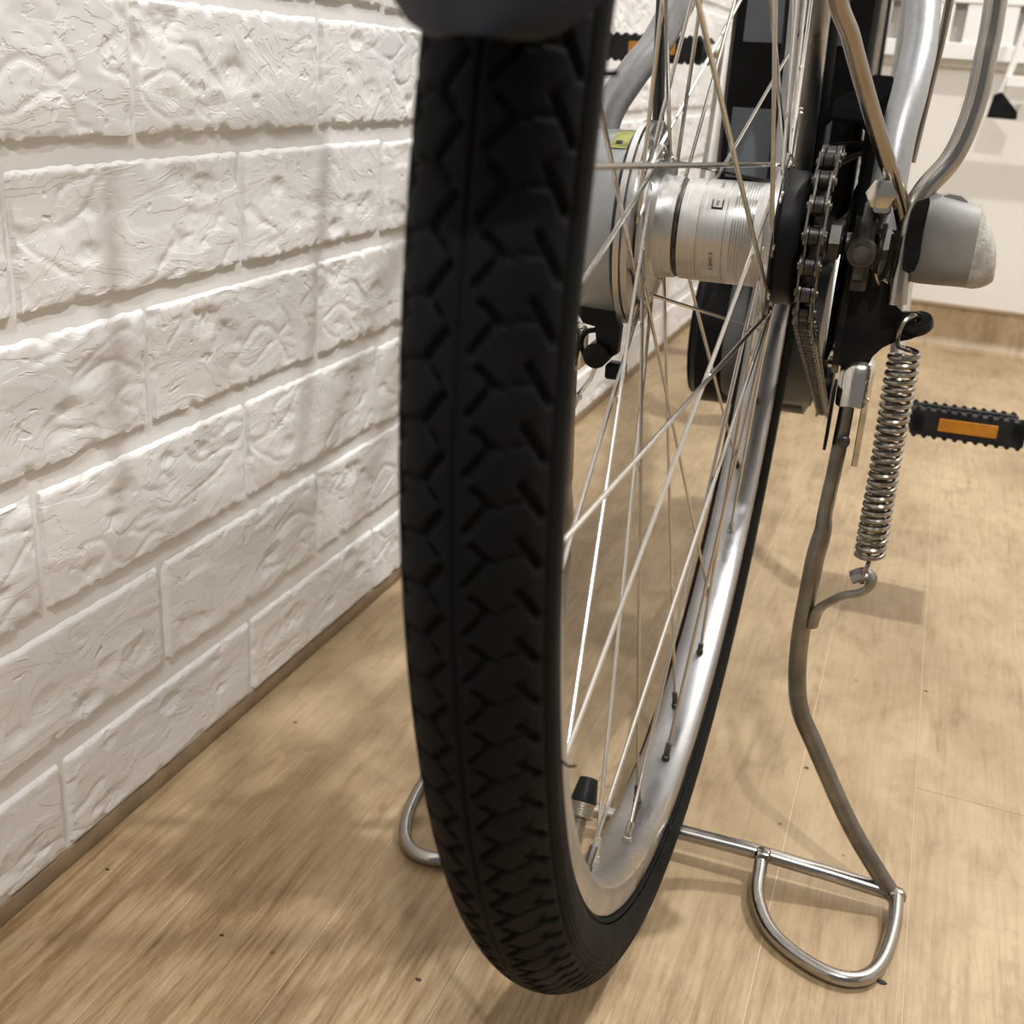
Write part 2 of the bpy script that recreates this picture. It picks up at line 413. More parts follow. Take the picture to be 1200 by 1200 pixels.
# ------------------------------------------------------------------ crumbs of dirt lying on the floor
def crumb(x, y, r, m, seed, label):
    rs = random.Random(seed); rings = []
    for zf, k_ in ((0, .8), (.25, 1), (.6, .85), (.9, .4)):
        rings.append([(r*k_*math.cos(t)*(1.5+.3*rs.random()), r*k_*math.sin(t)*(.8+.3*rs.random()), r*.7*zf) for t in [2*PI*k/9 for k in range(9)]])
    o = link('dirt_crumb', MB().loft(rings).mesh('dirt_crumb', m)); o.location = (x, y, 0); o['label'] = label; o['category'] = 'crumb'; o['group'] = 'crumbs of dirt on the floor'
M_crumb = mat('dark_dirt', (.02, .018, .016), .8); M_crumb2 = mat('red_brown_dirt', (.09, .035, .02), .8)
crumb(.1374, -.0600, .0016, M_crumb, 1, 'black crumb on the floor touching the right foot loop of the kickstand')
crumb(-.0689, -.1523, .0010, M_crumb2, 2, 'reddish brown crumb on the floor in front of the rear tire')
crumb(-.2473, -.1523, .0007, M_crumb, 3, 'tiny dark crumb on the floor next to the brick wall')
crumb(-.1677, -.1667, .0008, M_crumb, 4, 'small dark crumb on the open floor between wall and tire')
crumb(.0815, .1085, .0010, M_crumb, 5, 'dark speck on the pale seam between wheel and kickstand leg')
crumb(.1511, .2473, .0009, M_crumb2, 6, 'reddish speck on the floor right of the kickstand leg bend')

# ------------------------------------------------------------------ the bicycle
# axle frame (x right, y forward, z up, origin at the rear axle) leaning slightly in the room
H = 0.338
RM = Matrix(((0.9993, -0.0314, -0.0181), (0.0313, 0.9995, -0.0073), (0.0183, 0.0068, 0.9998)))
for _ in range(1):
    q = RM.to_quaternion(); q.normalize(); RM = q.to_matrix()
AX = Vector((0, 0, H))
bike = top('bicycle', 'silver electric-assist city bicycle seen from behind its rear wheel beside the white brick wall', 'bicycle', (0, 0, 0))
bike.matrix_world = Matrix.Translation(AX - RM @ AX) @ RM.to_4x4()
def part(name, mb, m, parent=None, label=None, ang=38):
    me = mb.mesh(name, m, ang) if isinstance(mb, MB) else mb
    o = link(name, me, parent or bike)
    if parent is None: o.location = AX
    if label: o['label'] = label
    return o

# ---- tyre with moulded tread
RC, RT = .3138, .0174
WOFF = Matrix.Translation((-.0009, .0019, -.0027)) @ Matrix.Rotation(-.0042, 4, 'Z') @ Matrix.Rotation(-.0036, 4, 'Y')
def tread_depth(u, psi):
    """u in periods, psi in degrees -> groove depth (m); vectorised"""
    P = 12.5; DEG = math.radians(1)*RT*1000
    d = np.zeros_like(u)
    def seg(u0, p0, u1, p1, half, depth, soft=.28):
        nonlocal d
        ax, ay, bx, by = u0*P, p0*DEG, u1*P, p1*DEG
        for sh in (-1, 0, 1, 2):
            x = (u-np.floor(u)+sh-1)*P; y = psi*DEG
            vx, vy = bx-ax, by-ay; L = vx*vx+vy*vy
            t = np.clip(((x-ax)*vx+(y-ay)*vy)/L, 0, 1)
            dist = np.hypot(x-ax-t*vx, y-ay-t*vy)
            d = np.maximum(d, depth*np.clip((half+soft-dist)/soft, 0, 1))
    S = [(-.286, 13.5, -.03, 24, .75, .0017), (0, 23, .47, 8.5, .72, .0017), (0, 24, -.10, 49, .30, .0011),
         (-.36, 45.5, .26, 63, .85, .0018), (.26, 63, .30, 68, .4, .0010), (-.36, 45, -.50, 53, .3, .0006)]
    for a, b, c, e, h, dp in S:
        seg(a, b, c, e, h, dp); seg(.67-a, -b, .67-c, -e, h, dp)
    for c0, hw, dp in ((0, 1.2, .0009), (72, 2.2, .0008), (-72, 2.2, .0008), (79, .9, .0005), (-79, .9, .0005), (84, .9, .0004), (-84, .9, .0004)):
        d = np.maximum(d, dp*np.clip((hw+.7-np.abs(psi-c0))/.7, 0, 1))
    return d
NP_ = 166; NS = 13
th = np.linspace(0, 2*PI, NP_*NS, endpoint=False)
psi = np.concatenate([[-128, -122, -114, -106, -98, -92], np.linspace(-88, 88, 124), [92, 98, 106, 114, 122, 128]])
TH, PS = np.meshgrid(th, psi, indexing='ij')
D = tread_depth(TH/(2*PI)*NP_, PS)
rr = RT - D
rr = rr*(1-.0*PS)
a = np.radians(PS)
X = (rr+.0007)*np.sin(a); R = RC+rr*np.cos(a)
X = np.where(np.abs(PS) > 90, X*(1+(np.abs(PS)-90)/38*.04), X)
V = np.stack([X, R*np.cos(TH), R*np.sin(TH)], -1).reshape(-1, 3)
nT, nPs = len(th), len(psi)
i, j = np.meshgrid(np.arange(nT), np.arange(nPs-1), indexing='ij'); i2 = (i+1) % nT
Fq = np.stack([i*nPs+j, i2*nPs+j, i2*nPs+j+1, i*nPs+j+1], -1).reshape(-1, 4)
me = bpy.data.meshes.new('tire')
me.vertices.add(len(V)); me.vertices.foreach_set('co', V.astype(np.float32).ravel())
me.loops.add(Fq.size); me.loops.foreach_set('vertex_index', Fq.astype(np.int32).ravel())
me.polygons.add(len(Fq)); me.polygons.foreach_set('loop_start', np.arange(0, Fq.size, 4, dtype=np.int32))
me.update(calc_edges=True); me.materials.append(M_tire)
me.polygons.foreach_set('use_smooth', np.ones(len(Fq), dtype=bool))
tire = part('tire', me, None, label='worn black rubber rear tire with zigzag tread grooves')
tire.matrix_local = Matrix.Translation(AX) @ WOFF
# moulded bead line and a few rubber hairs
mb = MB()
for sx in (-1, 1):
    mb.tube([(sx*.0134, .3022*math.cos(t), .3022*math.sin(t)) for t in [2*PI*k/160 for k in range(160)]], .0013, 6, loop=True)
part('bead_line', mb, M_tire, tire)
mb = MB()
def wheel_pt(x, r, deg): return (x, r*math.cos(math.radians(deg)), r*math.sin(math.radians(deg)))
mb.tube(smooth([wheel_pt(.0170, .309, 197.2), (.0195, -.2960, -.0925), (.0218, -.2965, -.0915)], 4), .00035, 5)
part('rubber_hair', mb, M_tire, tire)
mb = MB()
mb.tube(smooth([wheel_pt(.0165, .309, 167.0), (.0185, -.3015, .0695), (.0200, -.3020, .0698)], 4), .00065, 5)
part('rubber_hair', mb, M_tire, tire)

# ---- rim
rimprof = [(.0126, .3008), (.0130, .3002), (.0130, .2940), (.0126, .2905), (.0118, .2893), (.0095, .2880), (.0060, .2868), (0, .2862),
           (-.0060, .2868), (-.0095, .2880), (-.0118, .2893), (-.0126, .2905), (-.0130, .2940), (-.0130, .3002), (-.0126, .3008), (-.0100, .2990), (0, .2950), (.0100, .2990)]
rim = part('rim', MB().lathe(rimprof, 240, close=True), M_rim)
rim.matrix_local = Matrix.Translation(AX) @ WOFF

# ---- hub
RF = .0345
hubprof = [(-.0335, .0120), (-.0335, RF+.001), (-.0330, RF+.0018), (-.0308, RF+.0018), (-.0303, RF+.001), (-.0300, .026), (-.0285, .0232),
           (-.0200, .0226), (-.0195, .0216), (-.0178, .0216), (-.0173, .0226), (-.0090, .0228), (-.0088, .0223), (-.0083, .0223), (-.0081, .0229),
           (.0028, .0229), (.0030, .0223), (.0034, .0223), (.0036, .0230)]
x = .0060
while x < .0150:
    hubprof += [(x, .0230), (x+.0004, .0226), (x+.0008, .0230)]; x += .0012
hubprof += [(.0165, .0230), (.0200, .0240), (.0222, .028), (.0228, RF+.001), (.0232, RF+.0018), (.0252, RF+.0018), (.0257, RF+.001), (.0257, .012)]
hub = part('hub_shell', MB().lathe(hubprof, 96), M_alu)
part('groove_ring', MB().lathe([(-.0195, .0218), (-.0193, .02195), (-.0180, .02195), (-.0178, .0218)], 96), M_dark, hub)
part('dust_cap', MB().lathe([(.0259, .012), (.0259, .0285), (.0270, .0295), (.0345, .0292), (.0360, .0280), (.0385, .0262), (.0390, .012)], 72), M_black, hub)

# spokes
def spoke_pts(side, i, par, al, de):
    t = par*10+20*i; s = 1 if (i % 2 == 1) == (side > 0) else -1
    if side < 0: s = 1 if i % 2 == 0 else -1
    aa = math.radians(t+s*al+de); t = math.radians(t)
    out = (s > 0)
    xf = (.0243 if side > 0 else -.0320)
    xs_ = xf + (.0017 if out else -.0017)*(1 if side > 0 else -1)
    xh = xf - (.0017 if out else -.0017)*(1 if side > 0 else -1)
    F0 = Vector((xh, (RF-.0022)*math.cos(aa), (RF-.0022)*math.sin(aa)))
    F1 = Vector((xs_, F0.y, F0.z))
    Q = Vector((side*.0022, .2885*math.cos(t), .2885*math.sin(t)))
    return F0, F1, Q
for side, par, al, de in ((1, 1, 74, 4), (-1, 0, 66, -4)):
    for i in range(18):
        F0, F1, Q = spoke_pts(side, i, par, al, de)
        Qr = Q; Q = WOFF @ Q
        dirv = (Q-F1).normalized()
        P0 = F1 + dirv*.0030
        mb = MB()
        mb.tube([F0, F1*.7+F0*.3, F1+dirv*.0008, P0, F1+dirv*.015, Q-dirv*.010], .00092, 8)
        hx = F0+(F0-F1).normalized()*.0008
        mb.tube([hx, F0], [.0014, .0019], 8)
        part('spoke', mb, M_spoke, hub)
        nb = MB(); Qi = Qr; di = (Qi-(WOFF.inverted() @ F1)).normalized(); nb.tube([Qi-di*.0125, Qi-di*.0120, Qi-di*.0050, Qi-di*.0045, Qi+di*.0008], [.0014, .0017, .0017, .0022, .0024], 8)
        part('nipple', nb, M_dark if (i % 3) else M_spoke, rim)
# valve
vt = math.radians(-134.0)
vd = Vector((0, -math.cos(vt), -math.sin(vt)))       # towards the axle
V0 = Vector((-.0012, .2865*math.cos(vt), .2865*math.sin(vt)))
q = vd.to_track_quat('Z', 'Y').to_matrix().to_4x4()
def vl(prof, n=16): return MB().lathe([(a_*.84, r_v*1.08) for a_, r_v in prof], n, axis='Z').xform(Matrix.Translation(V0) @ q)
pr_ = [(0, .0028)]
zz = .0
while zz < .021: pr_ += [(zz, .0026), (zz+.0005, .0030), (zz+.001, .0026)]; zz += .001
pr_ += [(.0215, .0035)]
zz = .0215
while zz < .0275: pr_ += [(zz, .0042), (zz+.0005, .0046), (zz+.001, .0042)]; zz += .0012
pr_ += [(.0285, .0044), (.029, .0036)]
part('valve_stem', vl(pr_), M_brasscap, rim)
part('valve_nut', vl([(.0004, .006), (.0028, .006), (.003, .0045)], 6), M_brasscap, rim)
part('valve_cap', vl([(.0280, .0046), (.0290, .0048), (.0375, .0036), (.0392, .0034), (.0396, .0028)], 18), M_black, rim)

# printed marks on the hub shell
def text_obj(name, s, size, parent, mtx, m=M_ink):
    cu = bpy.data.curves.new(name, 'FONT'); cu.body = s; cu.size = size; cu.align_x = 'CENTER'; cu.align_y = 'CENTER'; cu.extrude = 0
    t = bpy.data.objects.new(name, cu); C.objects.link(t)
    dg = bpy.context.evaluated_depsgraph_get(); me = bpy.data.meshes.new_from_object(t.evaluated_get(dg))
    bpy.data.objects.remove(t); 
    me.materials.clear(); me.materials.append(m)
    # wrap the flat text around the hub cylinder: local (x -> axis, y -> around)
    for v_ in me.vertices: v_.co = mtx(v_.co)
    return link(name, me, parent)
def wrap(x0, ang0, rot90, R_=.02305):
    def f(co):
        u, v_ = co.x, co.y
        if rot90: u, v_ = v_, -u
        a_ = math.radians(ang0) - v_/R_
        return Vector((x0+u, R_*math.cos(a_), R_*math.sin(a_)))
    return f
def wrap2(x0, ang0, rot, R_=.02305):
    def f(co):
        u, v_ = co.x, co.y
        if rot: u, v_ = -v_, u           # text running up or down the hub
        a_ = math.radians(ang0) - v_/R_
        return Vector((x0+u, R_*math.cos(a_), R_*math.sin(a_)))
    return f
text_obj('hub_print', 'S-3HX-3', .0027, hub, wrap2(-.0015, 208, True))
text_obj('hub_print', 'E', .0030, hub, wrap2(-.0015, 141, False))
text_obj('hub_print', 'OHO', .0020, hub, wrap2(-.0012, 112, True))
mb = MB()
def patch(x0, x1, a0, a1, R_, n=6):
    v = []; f = []
    for k in range(n+1):
        t = math.radians(a0+(a1-a0)*k/n)
        v += [(x0, R_*math.cos(t), R_*math.sin(t)), (x1, R_*math.cos(t), R_*math.sin(t))]
    for k in range(n): f.append((2*k, 2*k+1, 2*k+3, 2*k+2))
    return v, f
mb.add(*patch(-.0040, -.0035, 136, 147, .02306)); mb.add(*patch(.0005, .0010, 136, 147, .02306)); mb.add(*patch(-.0040, .0010, 146, 148.5, .02306))
part('emblem_frame', mb, M_ink, hub)

# ---- axle, nuts, lugs
axle = part('axle', MB().lathe([(-.082, .0045), (-.0815, .005), (.079, .005), (.080, .0045)], 20), M_dark)
part('axle_nut', MB().lathe([(-.0770, .0088), (-.0765, .0095), (-.0690, .0095), (-.0685, .011)], 6), M_chrome, axle)
part('axle_nut', MB().lathe([(.0700, .011), (.0705, .0095), (.0760, .0095), (.0765, .0088)], 6), M_dark, axle)

# ---- roller brake on the left
brake = part('brake_drum', MB().lathe([(-.0335, .020), (-.0337, .0300), (-.0340, .0430), (-.0342, .0462), (-.0366, .0464), (-.0370, .0435), (-.0376, .0435),
    (-.0379, .0462), (-.0405, .0464), (-.0408, .0425), (-.0412, .020)], 96), M_alu)
part('brake_core', MB().lathe([(-.0350, .018), (-.0360, .0345), (-.0480, .0370), (-.0515, .020)], 64), M_blackpaint, brake)
part('brake_cover', MB().lathe([(-.0424, .020), (-.0426, .0405), (-.0432, .0415), (-.0650, .0408), (-.0668, .0395), (-.0672, .018)], 72), M_brake, brake)
part('yellow_label', MB().add(*patch(-.0510, -.0434, 100, 124, .04175, 10)), M_label, brake, label='small worn yellow sticker on the brake cover')
part('label_print', MB().add(*patch(-.0492, -.0462, 116, 120, .04185, 3)), M_ink, brake)
mb = MB()
mb.plate([(-.066, -.034), (-.0455, -.034), (-.0440, -.043), (-.0415, -.047), (-.0420, -.060), (-.0480, -.064), (-.0530, -.054), (-.0540, -.048), (-.0600, -.047), (-.0650, -.040)], 'XZ', -.012, -.006)
ba = part('brake_arm', mb, M_blackpaint)
part('pinch_bolt', MB().lathe([(-.0135, .005), (-.013, .0062), (-.0005, .0062), (0, .005)], 14, (-.0515, -.004, -.0610), 'Y'), M_blackpaint, ba)
part('cable_clamp', MB().tube(smooth([(-.0530, -.009, -.0500), (-.0590, -.009, -.0520), (-.0610, -.009, -.0580), (-.0580, -.009, -.0640), (-.0540, -.009, -.0680)], 5), .0013, 8), M_blackpaint, ba)
part('rubber_block', MB().box(-.0475, -.0385, -.012, -.002, -.0730, -.0655, .001), M_black, ba)
cab = part('brake_cable', MB().tube([(-.0520, -.006, -.0640), (-.0560, -.004, -.0760), (-.0625, -.002, -.0860)], .0011, 8), M_spoke)
part('cable_end', MB().tube([(-.0618, -.0022, -.0850), (-.0623, -.002, -.0862), (-.0627, -.002, -.0870), (-.0632, -.0018, -.0880), (-.0650, -.001, -.0925), (-.0653, -.001, -.0935)], [.0016, .0025, .0024, .0018, .0019, .0012], 10), M_alu, cab)
part('brake_housing', MB().tube([(-.0352, .000, .046), (-.0379, .002, .075), (-.0400, .006, .10), (-.044, .03, .20), (-.04, .12, .34)], .0027, 12), M_cableblack)

# ---- frame tubes
def tubepart(name, pts, r, m, n=16, flat=1.0, nrm=None, label=None, parent=None, k=8):
    return part(name, MB().tube(smooth(pts, k), r, n, flat=flat, nrm=nrm), m, parent, label)
tubepart('seat_stay', [(-.0690, .012, .004), (-.0680, .020, .022), (-.0665, .030, .046), (-.0585, .045, .066), (-.0500, .062, .084), (-.040, .10, .135), (-.030, .25, .33), (-.02, .34, .44)], .0078, M_frame)
tubepart('seat_stay', [(.0680, .012, .004), (.0680, .020, .022), (.0682, .030, .045), (.0700, .045, .066), (.0700, .070, .092), (.062, .12, .15), (.035, .25, .33), (.02, .34, .44)], .0080, M_frame)
tubepart('chain_stay', [(-.0650, .010, -.006), (-.060, .05, -.012), (-.052, .20, -.028), (-.040, .36, -.042), (-.034, .44, -.048)], .0085, M_frame)
tubepart('chain_stay', [(.0650, .010, -.006), (.062, .05, -.012), (.058, .20, -.028), (.044, .36, -.042), (.034, .44, -.048)], .0085, M_blackpaint)
tubepart('seat_tube', [(0, .485, -.01), (0, .44, .12), (0, .34, .44)], .016, M_frame)
tubepart('down_tube', [(0, .50, -.02), (0, .72, .10), (0, .98, .36)], .020, M_frame)
part('bottom_bracket', MB().lathe([(-.037, .018), (-.036, .0205), (.036, .0205), (.037, .018)], 40, (0, .485, -.05)), M_frame)
for sx in (-1, 1):
    part('dropout', MB().plate([(-.020, -.012), (-.018, .012), (-.004, .018), (.012, .018), (.030, .008), (.034, -.006), (.020, -.018), (0, -.020)], 'YZ', sx*.0600, sx*.0640), M_dark)

# battery and motor
bt = part('battery', MB().box(-.060, .040, .345, .420, -.030, .42, .006), M_black)
part('grey_panel', MB().box(-.0500, .02, .3435, .346, .0880, .40, .0006), M_battery_panel, bt)
part('grey_panel', MB().box(-.0515, .02, .3435, .346, -.0050, .0440, .0006), M_battery_panel, bt)
mt = part('motor', MB().loft([[(x_, y_+.40, z_-.125) for y_, z_ in [(.075*math.cos(t), .060*math.sin(t)) for t in [2*PI*k/28 for k in range(28)]]] for x_ in (-.062, -.060)] +
    [[(x_, y_+.40, z_-.125) for y_, z_ in [(.080*math.cos(t), .066*math.sin(t)) for t in [2*PI*k/28 for k in range(28)]]] for x_ in (-.055, .030)] +
    [[(.034, .40+.070*math.cos(t), -.125+.056*math.sin(t)) for t in [2*PI*k/28 for k in range(28)]]]), M_black)
part('motor_cover', MB().lathe([(-.0335, .03), (-.033, .052), (-.028, .055), (.036, .054), (.037, .030)], 40, (0, .36, -.120)), M_motor, mt)

# ---- sprocket, chain, guard
CX = .0425
NT_ = 18; RP_ = .0127/(2*math.sin(PI/NT_))
def gear(n, rp, x0, x1, c):
    poly = []
    for k in range(n):
        for da, r in ((-.5, rp-.0040), (-.22, rp-.0025), (-.10, rp+.0035), (.10, rp+.0035), (.22, rp-.0025)):
            t = 2*PI*(k+da+.5)/n; poly.append((c[0]+r*math.cos(t), c[1]+r*math.sin(t)))
    return MB().plate(poly, 'YZ', x0, x1)
part('sprocket', gear(NT_, RP_, CX-.0011, CX+.0011, (0, 0)), M_dark)
BBc = (.485, -.05); RCR = .0127*33/(2*PI)
chr_ = part('chainring', gear(33, RCR, CX-.0011, CX+.0011, BBc), M_dark)
TNc = (.455, -.183); RTN = .021
part('tension_pulley', MB().lathe([(CX-.005, .008), (CX-.005, RTN+.006), (CX-.0040, RTN+.006), (CX-.003, RTN-.003), (CX+.003, RTN-.003), (CX+.0040, RTN+.006), (CX+.005, RTN+.006), (CX+.005, .008)], 40, (0, TNc[0], TNc[1])), M_black)
part('tensioner_arm', MB().tube([(.030, .42, -.130), (.036, .440, -.165), (.037, TNc[0], TNc[1])], .006, 10), M_blackpaint)
# chain path: over the chainring, back over the rear sprocket, down to the tension pulley, and up to the ring again
def tang(c1, r1, c2, r2, s1, s2):
    d = Vector((c2[0]-c1[0], c2[1]-c1[1])); L = d.length; ang = math.atan2(d.y, d.x)
    g = math.acos((s1*r1-s2*r2)/L)
    return ang, g
def path():
    pts = []
    # rear top tangent to ring top (external tangent on the upper side)
    d = Vector((BBc[0], BBc[1])); L = d.length; base = math.atan2(d.y, d.x)
    g = math.acos((RP_-RCR)/L); tA = base+g
    pA = (RP_*math.cos(tA), RP_*math.sin(tA)); pB = (BBc[0]+RCR*math.cos(tA), BBc[1]+RCR*math.sin(tA))
    # rear bottom to pulley bottom (external tangent on the lower side)
    e = Vector((TNc[0], TNc[1])); L2 = e.length; b2 = math.atan2(e.y, e.x)
    g2 = math.acos((RP_-RTN)/L2); tC = b2-g2
    pC = (RP_*math.cos(tC), RP_*math.sin(tC)); pD = (TNc[0]+RTN*math.cos(tC), TNc[1]+RTN*math.sin(tC))
    n = 40
    pts += [(pB[0]+(pA[0]-pB[0])*k/n, pB[1]+(pA[1]-pB[1])*k/n) for k in range(n)]
    t0, t1 = tA, tC+2*PI
    pts += [(RP_*math.cos(t0+(t1-t0)*k/60), RP_*math.sin(t0+(t1-t0)*k/60)) for k in range(60)]
    pts += [(pC[0]+(pD[0]-pC[0])*k/n, pC[1]+(pD[1]-pC[1])*k/n) for k in range(n)]
    u0 = tC+2*PI; u1 = 2*PI+.5
    pts += [(TNc[0]+RTN*math.cos(u0+(u1-u0)*k/20), TNc[1]+RTN*math.sin(u0+(u1-u0)*k/20)) for k in range(21)]
    w0 = -.15
    pts += [(BBc[0]+RCR*math.cos(w0+(tA-w0)*k/40), BBc[1]+RCR*math.sin(w0+(tA-w0)*k/40)) for k in range(41)]
    return pts
PP = path(); PP.append(PP[0])
cum = [0]
for a_, b_ in zip(PP[:-1], PP[1:]): cum.append(cum[-1]+math.hypot(b_[0]-a_[0], b_[1]-a_[1]))
NL = int(round(cum[-1]/.0127)); NL += NL % 2; stp = cum[-1]/NL
def at(s_):
    s_ %= cum[-1]
    k = max(0, min(len(cum)-2, int(np.searchsorted(cum, s_, side='right')-1)))
    t = (s_-cum[k])/max(1e-9, cum[k+1]-cum[k]); return (PP[k][0]+(PP[k+1][0]-PP[k][0])*t, PP[k][1]+(PP[k+1][1]-PP[k][1])*t)
s0 = cum[40]+.0022
pins = [at(s0+stp*k) for k in range(NL)]
mb = MB()
for y_, z_ in pins: mb.lathe([(CX-.0022, .0036), (CX-.0018, .0041), (CX+.0018, .0041), (CX+.0022, .0036)], 12, (0, y_, z_))
chain = part('chain', mb, M_chainroll)
def eight(half, rad, x0, x1):
    poly = []
    for k in range(9): t = PI/2+PI*k/8; poly.append((-half+rad*math.cos(t), rad*math.sin(t)))
    poly.append((0, -rad*.62))
    for k in range(9): t = -PI/2+PI*k/8; poly.append((half+rad*math.cos(t), rad*math.sin(t)))
    poly.append((0, rad*.62))
    return MB().plate(poly, 'YZ', x0, x1)
def linkmesh(outer):
    g = .0033 if outer else .0023
    m_ = eight(.00635, .0043, g, g+.0009); n_ = eight(.00635, .0043, -g-.0009, -g)
    m_.add(n_.v, n_.f)
    if outer:
        for sy in (-1, 1): m_.lathe([(-.0052, .0012), (-.0050, .0017), (.0050, .0017), (.0052, .0012)], 10, (0, sy*.00635, 0))
    return m_.mesh('chain_link', M_chain)
LM = [linkmesh(False), linkmesh(True)]
for k in range(NL):
    a_, b_ = pins[k], pins[(k+1) % NL]
    o = link('chain_link', LM[k % 2], chain)
    o.location = (CX, (a_[0]+b_[0])/2, (a_[1]+b_[1])/2)
    o.rotation_euler = (math.atan2(b_[1]-a_[1], b_[0]-a_[0]), 0, 0)
# chain guard: folded black plastic shell beside and above the chain
gp = [(.0345, .050), (.0355, .056), (.0385, .0595), (.052, .0590), (.0555, .056), (.0560, .040), (.0560, -.020), (.0545, -.020), (.0545, .040), (.0540, .0545), (.051, .0575), (.0390, .0580), (.0365, .0550), (.0355, .050)]
mb = MB()
mb.loft([[(x_, y_, z_+dz) for x_, z_ in gp] for y_, dz in ((.022, -.008), (.026, -.004), (.034, -.001), (.05, 0), (.12, .001), (.30, .004), (.42, .010), (.52, .012))])
part('chain_guard', mb, M_flat)
part('dark_backplate', MB().plate([(-.004, -.052), (-.010, -.02), (-.006, .004), (.03, .02), (.50, .02), (.52, -.06), (.30, -.085), (.05, -.058)], 'YZ', .0530, .0545), M_flat)

# cranks and pedals
def crank(sx, P0, P1):
    mb = MB(); mb.tube([P0, tuple(.5*(Vector(P0)+Vector(P1))), P1], [.0125, .0095, .0115], 12, flat=.62, nrm=(1, 0, 0))
    c = part('crank_arm', mb, M_metalcrank)
    part('crank_bolt', MB().lathe([(0, .008), (.001*sx, .009), (.004*sx, .008)], 16, (P0[0]+sx*.0075, P0[1], P0[2])), M_black, c)
    return c
crank(1, (.088, .485, -.05), (.098, .398, -.181)); crank(-1, (-.088, .485, -.05), (-.096, .572, .0835))
def pedal(x0, x1, cy, cz, sx, tilt):
    T_ = Matrix.Translation((0, cy, cz)) @ Matrix.Rotation(tilt, 4, 'X')
    hd = .033; hh = .0102
    mb = MB()
    mb.box(x0, x1, -hd, -hd+.012, -hh, hh, .0015); mb.box(x0, x1, hd-.012, hd, -hh, hh, .0015)
    mb.box(x0, x0+.010, -hd, hd, -hh*.8, hh*.8, .001); mb.box(x1-.010, x1, -hd, hd, -hh*.8, hh*.8, .001)
    mb.tube([(x0, 0, 0), (x1, 0, 0)], .009, 14)
    mb.box(x0+.011, x1-.011, -hd+.0125, hd-.0125, -hh*.55, hh*.55, .002)
    p = part('pedal', mb.xform(T_), M_pedalrub)
    for row_y in (-hd+.004, hd-.004):
        for zz_ in (-1, 1):
            rb = MB(); n = 11
            for k in range(n):
                xx = x0+(x1-x0)*(k+.5)/n
                rb.tube([(xx, row_y-.004, zz_*(hh)), (xx, row_y+.004, zz_*hh)], .0020, 6)
            part('tread_bar', rb.xform(T_), M_pedalrub, p)
    mx_ = (x0+x1)/2; hw = .0215
    part('reflector', MB().box(mx_-hw, mx_+hw, -hd-.0012, -hd+.001, -.0050, .0050, .0006).xform(T_), M_orange, p)
    part('reflector', MB().box(mx_-hw, mx_+hw, hd-.001, hd+.0012, -.0050, .0050, .0006).xform(T_), M_orange, p)
    part('pedal_spindle', MB().tube([(sx*.094, 0, 0), (x0 if sx > 0 else x1, 0, 0)], .006, 12).xform(T_), M_chrome, p)
    return p
pedal(.1125, .1960, .400, -.1840, 1, -0.17)
pedal(-.2040, -.1120, .572, .0835, -1, 0.0)

# ---- bell-crank cover at the right end of the axle
secs = [(.0655, -.0065, .0070, .006), (.0740, -.0065, .0072, .0075), (.0795, -.0050, .0082, .0100), (.0820, .0005, .0130, .0125), (.0845, .0056, .0190, .0150), (.0870, .0056, .0192, .0158), (.0950, .0050, .0186, .0160),
        (.1020, .0044, .0178, .0157), (.1068, .0038, .0172, .0150)]
def dring(x_, cz, hz, hy, n=28):
    out = []
    for k in range(n):
        t = 2*PI*k/n; c_, s_ = math.cos(t), math.sin(t)
        out.append((x_ + .004*(abs(s_)**2)*0, hy*math.copysign(abs(c_)**.75, c_), cz+hz*math.copysign(abs(s_)**.8, s_)))
    return out
gc = part('gear_cover', MB().loft([dring(*s_) for s_ in secs]), M_cover, label='scuffed grey plastic shift-rod cover on the right axle end')
part('scuffed_end', MB().loft([dring(.1067, .0038, .0173, .0150), dring(.1100, .0012, .0148, .0136), dring(.1130, -.0008, .0120, .0118), dring(.1158, -.0030, .0083, .0090), dring(.1172, -.0058, .0042, .0060), dring(.1175, -.0065, .0018, .003)]), M_scuff, gc)
part('cover_clip', MB().plate([(.0900, .0235), (.0930, .0250), (.0980, .0246), (.1010, .0225), (.0960, .0220)], 'XZ', -.005, .001), M_cover, gc)
# black bracket with a slot seen in front of the cover
part('guard_bracket', MB().plate([(.0800, -.0055), (.0785, .0060), (.0788, .0180), (.0805, .0225), (.0850, .0245), (.0856, .0225), (.0852, .0100), (.0856, -.0005), (.0846, -.0055), (.0820, -.0068)], 'XZ', -.0225, -.0185), M_blackpaint)

# stays
t1 = tubepart('mudguard_stay', [(.0792, -.006, -.006), (.0788, -.006, .006), (.0735, -.008, .022), (.0645, -.020, .040), (.0545, -.036, .062), (.046, -.050, .082), (.037, -.070, .106), (.032, -.13, .18), (.030, -.20, .27)], .0036, M_stay, label='tarnished brownish chrome mudguard stay')
t2 = tubepart('carrier_stay', [(.0800, -.010, -.022), (.0793, -.010, -.012), (.0790, -.008, .004), (.0795, -.006, .016), (.0830, -.004, .026), (.0905, 0, .037), (.0945, .002, .048), (.0968, .004, .062), (.0972, .006, .078), (.0968, .01, .105), (.090, .02, .22), (.070, .03, .36), (.060, .035, .386)], .0046, M_stand, label='bent chrome luggage carrier stay')
tubepart('mudguard_stay', [(-.0770, 0, .000), (-.0745, -.01, .02), (-.050, -.07, .106), (-.032, -.13, .18), (-.030, -.20, .27)], .0030, M_stay)
tubepart('carrier_stay', [(-.0790, -.002, -.01), (-.0800, .004, .03), (-.0860, .01, .10), (-.082, .02, .22), (-.070, .03, .36), (-.060, .035, .386)], .0040, M_stand)
